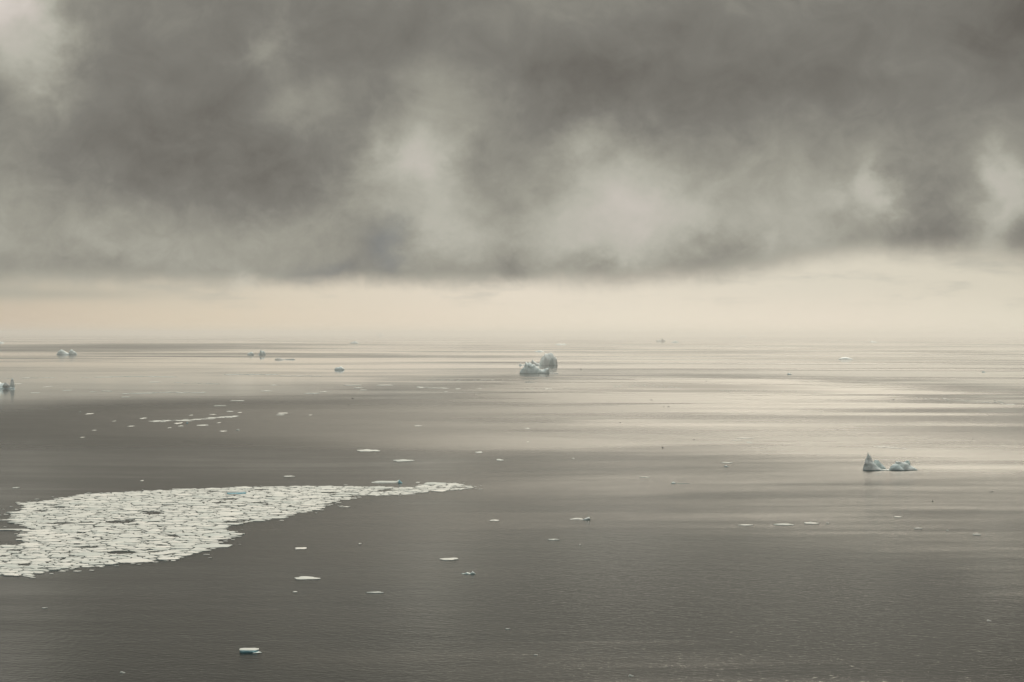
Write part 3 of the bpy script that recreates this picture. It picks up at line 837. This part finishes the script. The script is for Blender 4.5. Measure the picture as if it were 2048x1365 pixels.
# ------------------------------------------------------------------ the drifting ice field
FIELD = [(-70, 1100), (-20, 1093), (36, 1091), (70, 1086), (42, 1080), (88, 1070), (45, 1074), (48, 1067), (80, 1062), (60, 1052), (30, 1046), (24, 1034), (40, 1026), (60, 1018), (38, 1008), (90, 1003), (130, 997), (165, 990),
         (240, 986), (312, 981), (400, 978), (470, 976), (560, 974), (660, 973.4), (740, 974.6), (822, 976), (838, 973), (852, 969), (880, 966), (905, 968), (925, 972), (948, 976), (905, 981), (865, 983.6),
         (810, 989), (760, 991.4), (700, 992), (694, 999), (650, 1008), (638, 1020), (595, 1026), (560, 1036), (520, 1042), (470, 1048), (430, 1056), (474, 1066), (472, 1075), (425, 1082), (430, 1091),
         (405, 1098), (400, 1104), (360, 1112), (355, 1119), (300, 1122), (250, 1126), (200, 1133), (150, 1137), (100, 1141), (70, 1150), (20, 1153), (-70, 1153)]
GF = [ground(*p) for p in FIELD]
def inside(x, y):
    c = False
    n = len(GF)
    for i in range(n):
        a, b = GF[i], GF[(i+1) % n]
        if (a.y > y) != (b.y > y) and x < (b.x-a.x)*(y-a.y)/(b.y-a.y) + a.x:
            c = not c
    return c
fx0 = min(p.x for p in GF); fx1 = max(p.x for p in GF); fy0 = min(p.y for p in GF); fy1 = max(p.y for p in GF)
rf = random.Random(21)
sites = []
grid = {}
CELL = 8.0
def near(x, y, rad):
    k = int(rad // CELL) + 1
    gx, gy = int(x // CELL), int(y // CELL)
    for i in range(gx-k, gx+k+1):
        for j in range(gy-k, gy+k+1):
            for s_ in grid.get((i, j), ()):
                yield s_
for rad, tries in ((7.0, 90), (5.2, 700), (3.9, 3500), (2.8, 12000), (1.9, 26000), (1.2, 26000)):
    for _ in range(tries):
        x, y = rf.uniform(fx0, fx1), rf.uniform(fy0, fy1)
        r_ = rad * rf.uniform(0.85, 1.15)
        # the far arm of the field is made of smaller pieces
        if not inside(x, y): continue
        if rf.random() < 0.5 * noise.noise(Vector((x*0.02, y*0.02, 3.0))) + 0.0: continue
        ok = True
        for (sx, sy, sr) in near(x, y, 16):
            if (sx-x)**2 + (sy-y)**2 < (0.86*(sr + r_))**2:
                ok = False; break
        if ok:
            s_ = (x, y, r_)
            sites.append(s_)
            grid.setdefault((int(x // CELL), int(y // CELL)), []).append(s_)
def clip(poly, px, py, nx, ny):
    out = []
    n = len(poly)
    for i in range(n):
        a, b = poly[i], poly[(i+1) % n]
        da = (a[0]-px)*nx + (a[1]-py)*ny
        db_ = (b[0]-px)*nx + (b[1]-py)*ny
        if da <= 0: out.append(a)
        if (da < 0 < db_) or (db_ < 0 < da):
            t = da/(da-db_)
            out.append((a[0]+(b[0]-a[0])*t, a[1]+(b[1]-a[1])*t))
    return out
cells = []
for i, (x, y, r_) in enumerate(sites):
    poly = outline(x, y, r_*1.13*rf.uniform(0.95, 1.15), r_*1.13*rf.uniform(0.85, 1.1), 900+i, n=26, rough=0.26)
    for (sx, sy, sr) in near(x, y, r_ + 10):
        if sx == x and sy == y: continue
        d = math.hypot(sx-x, sy-y)
        if d > r_*1.5 + sr*1.5: continue
        t = (d*d + r_*r_ - sr*sr)/(2*d)
        gap = rf.uniform(0.06, 0.30) if rf.random() < 0.8 else rf.uniform(0.3, 0.8)
        nx, ny = (sx-x)/d, (sy-y)/d
        poly = clip(poly, x + nx*(t-gap), y + ny*(t-gap), nx, ny)
        if len(poly) < 3: break
    if len(poly) < 4 or rf.random() < 0.05: continue
    area = 0.5*abs(sum(poly[k][0]*poly[(k+1) % len(poly)][1] - poly[(k+1) % len(poly)][0]*poly[k][1] for k in range(len(poly))))
    dist = y
    cells.append((area/dist**3, poly, i, area))
cells.sort(key=lambda c: -c[0])
EXTRA = 24
def edge_dist(x, y):
    best = (1e9, 0)
    for i_ in range(len(GF)):
        a_, b_ = GF[i_], GF[(i_+1) % len(GF)]
        dx_, dy_ = b_.x-a_.x, b_.y-a_.y
        t_ = max(0, min(1, ((x-a_.x)*dx_ + (y-a_.y)*dy_)/(dx_*dx_+dy_*dy_)))
        d_ = math.hypot(x-a_.x-dx_*t_, y-a_.y-dy_*t_)
        if d_ < best[0]: best = (d_, i_)
    return best
def field_class(x, y, area):
    X_ = 1024 + F_PX * x / y
    d_, i_ = edge_dist(x, y)
    big = 'large' if area > 60 else 'small'
    if X_ > 838: w_ = 'in the pointed right tip of the drifting ice field'
    elif X_ > 690: w_ = 'in the narrow right arm of the drifting ice field'
    elif d_ < 7 and i_ > 40: w_ = 'along the near lower edge of the drifting ice field'
    elif d_ < 9 and i_ < 16: w_ = 'on the ragged left edge of the drifting ice field'
    elif d_ < 12 and i_ < 28: w_ = 'along the far upper edge of the drifting ice field'
    elif X_ > 470: w_ = 'inside the right half of the drifting ice field'
    elif X_ < 180: w_ = 'inside the drifting ice field near the left border'
    else: w_ = 'packed in the middle of the drifting ice field'
    return big + ' white floe ' + w_, big + ' floes ' + w_
for k, (_, poly, i, area) in enumerate(cells[:300 - EXTRA]):
    cx_ = sum(p[0] for p in poly)/len(poly); cy_ = sum(p[1] for p in poly)/len(poly)
    hh = rf.uniform(0.22, 0.5)
    ob = floe_obj('ice_floe', Vector((cx_, cy_, 0)), [poly], hh, 2000+i, dome=0.25)
    lb, gp = field_class(cx_, cy_, area)
    tag(ob, lb, 'ice floe', gp)
FR = []
for k in range(150):                                     # loose bits that have drifted off the edge
    i_ = rf.randrange(len(GF)); a_, b_ = GF[i_], GF[(i_+1) % len(GF)]
    t_ = rf.random(); sp = abs(rf.gauss(0, 5.0)) + 1.5
    for sg in (1, -1):
        nx_, ny_ = (b_.y-a_.y), -(b_.x-a_.x); L_ = math.hypot(nx_, ny_) or 1
        x, y = a_.x + (b_.x-a_.x)*t_ + sg*nx_/L_*sp, a_.y + (b_.y-a_.y)*t_ + sg*ny_/L_*sp
        if not inside(x, y):
            FR.append((x, y, rf.uniform(0.3, 1.6)))
v, f, m_ = [], [], []
L = Vector(((fx0+fx1)/2, (fy0+fy1)/2, 0))
for (_, poly, i, area) in cells[300 - EXTRA:]:
    slab_mesh([(a-L.x, b-L.y) for a, b in poly], rf.uniform(0.15, 0.35), i, v, f, m_, rings=1, dome=0.2)
for k, (x, y, s_) in enumerate(FR):
    slab_mesh(outline(x-L.x, y-L.y, s_, s_*rf.uniform(0.6, 1.2), k, n=9, rough=0.3), 0.16, k, v, f, m_, rings=1, dome=0.2)
for k in range(3200):                                    # crumbs in the leads
    x, y = rf.uniform(fx0, fx1), rf.uniform(fy0, fy1)
    if not inside(x, y): continue
    s_ = rf.uniform(0.25, 0.8)
    slab_mesh(outline(x-L.x, y-L.y, s_, s_, k, n=6, rough=0.3), 0.12, k, v, f, m_, rings=1, dome=0.2)
ob = mesh_obj('brash_ice', v, f, SNOW)
ob.data.materials.append(ICE_EDGE)
ob.data.polygons.foreach_set('material_index', m_)
ob.location = L
tag(ob, 'small floes and crumbs of ice filling the leads of the drifting ice field', 'brash ice', kind='stuff')
print('FIELD cells', len(cells), 'verts', len(v))

# ------------------------------------------------------------------ sea haze
def haze_nodes(h, out):
    v = h.new('ShaderNodeVolumePrincipled')
    h.put(v.inputs['Color'], (0.98, 0.97, 0.94))
    v.inputs['Density'].default_value = 2.7e-5
    v.inputs['Anisotropy'].default_value = 0.55
    h.put(out.inputs['Volume'], v.outputs[0])
HAZE = material('haze_air', haze_nodes)
def box(x0, x1, y0, y1, z0, z1):
    v = [(x, y, z) for z in (z0, z1) for y in (y0, y1) for x in (x0, x1)]
    f = [(0, 2, 3, 1), (4, 5, 7, 6), (0, 1, 5, 4), (2, 6, 7, 3), (0, 4, 6, 2), (1, 3, 7, 5)]
    return v, f
HR = SEA_R + 500
v_, f_ = box(-HR, HR, -HR, HR, -1.0, 190.0)
tag(mesh_obj('haze', v_, f_, HAZE), 'pale cream sea haze thickening towards the horizon', 'haze', kind='stuff')
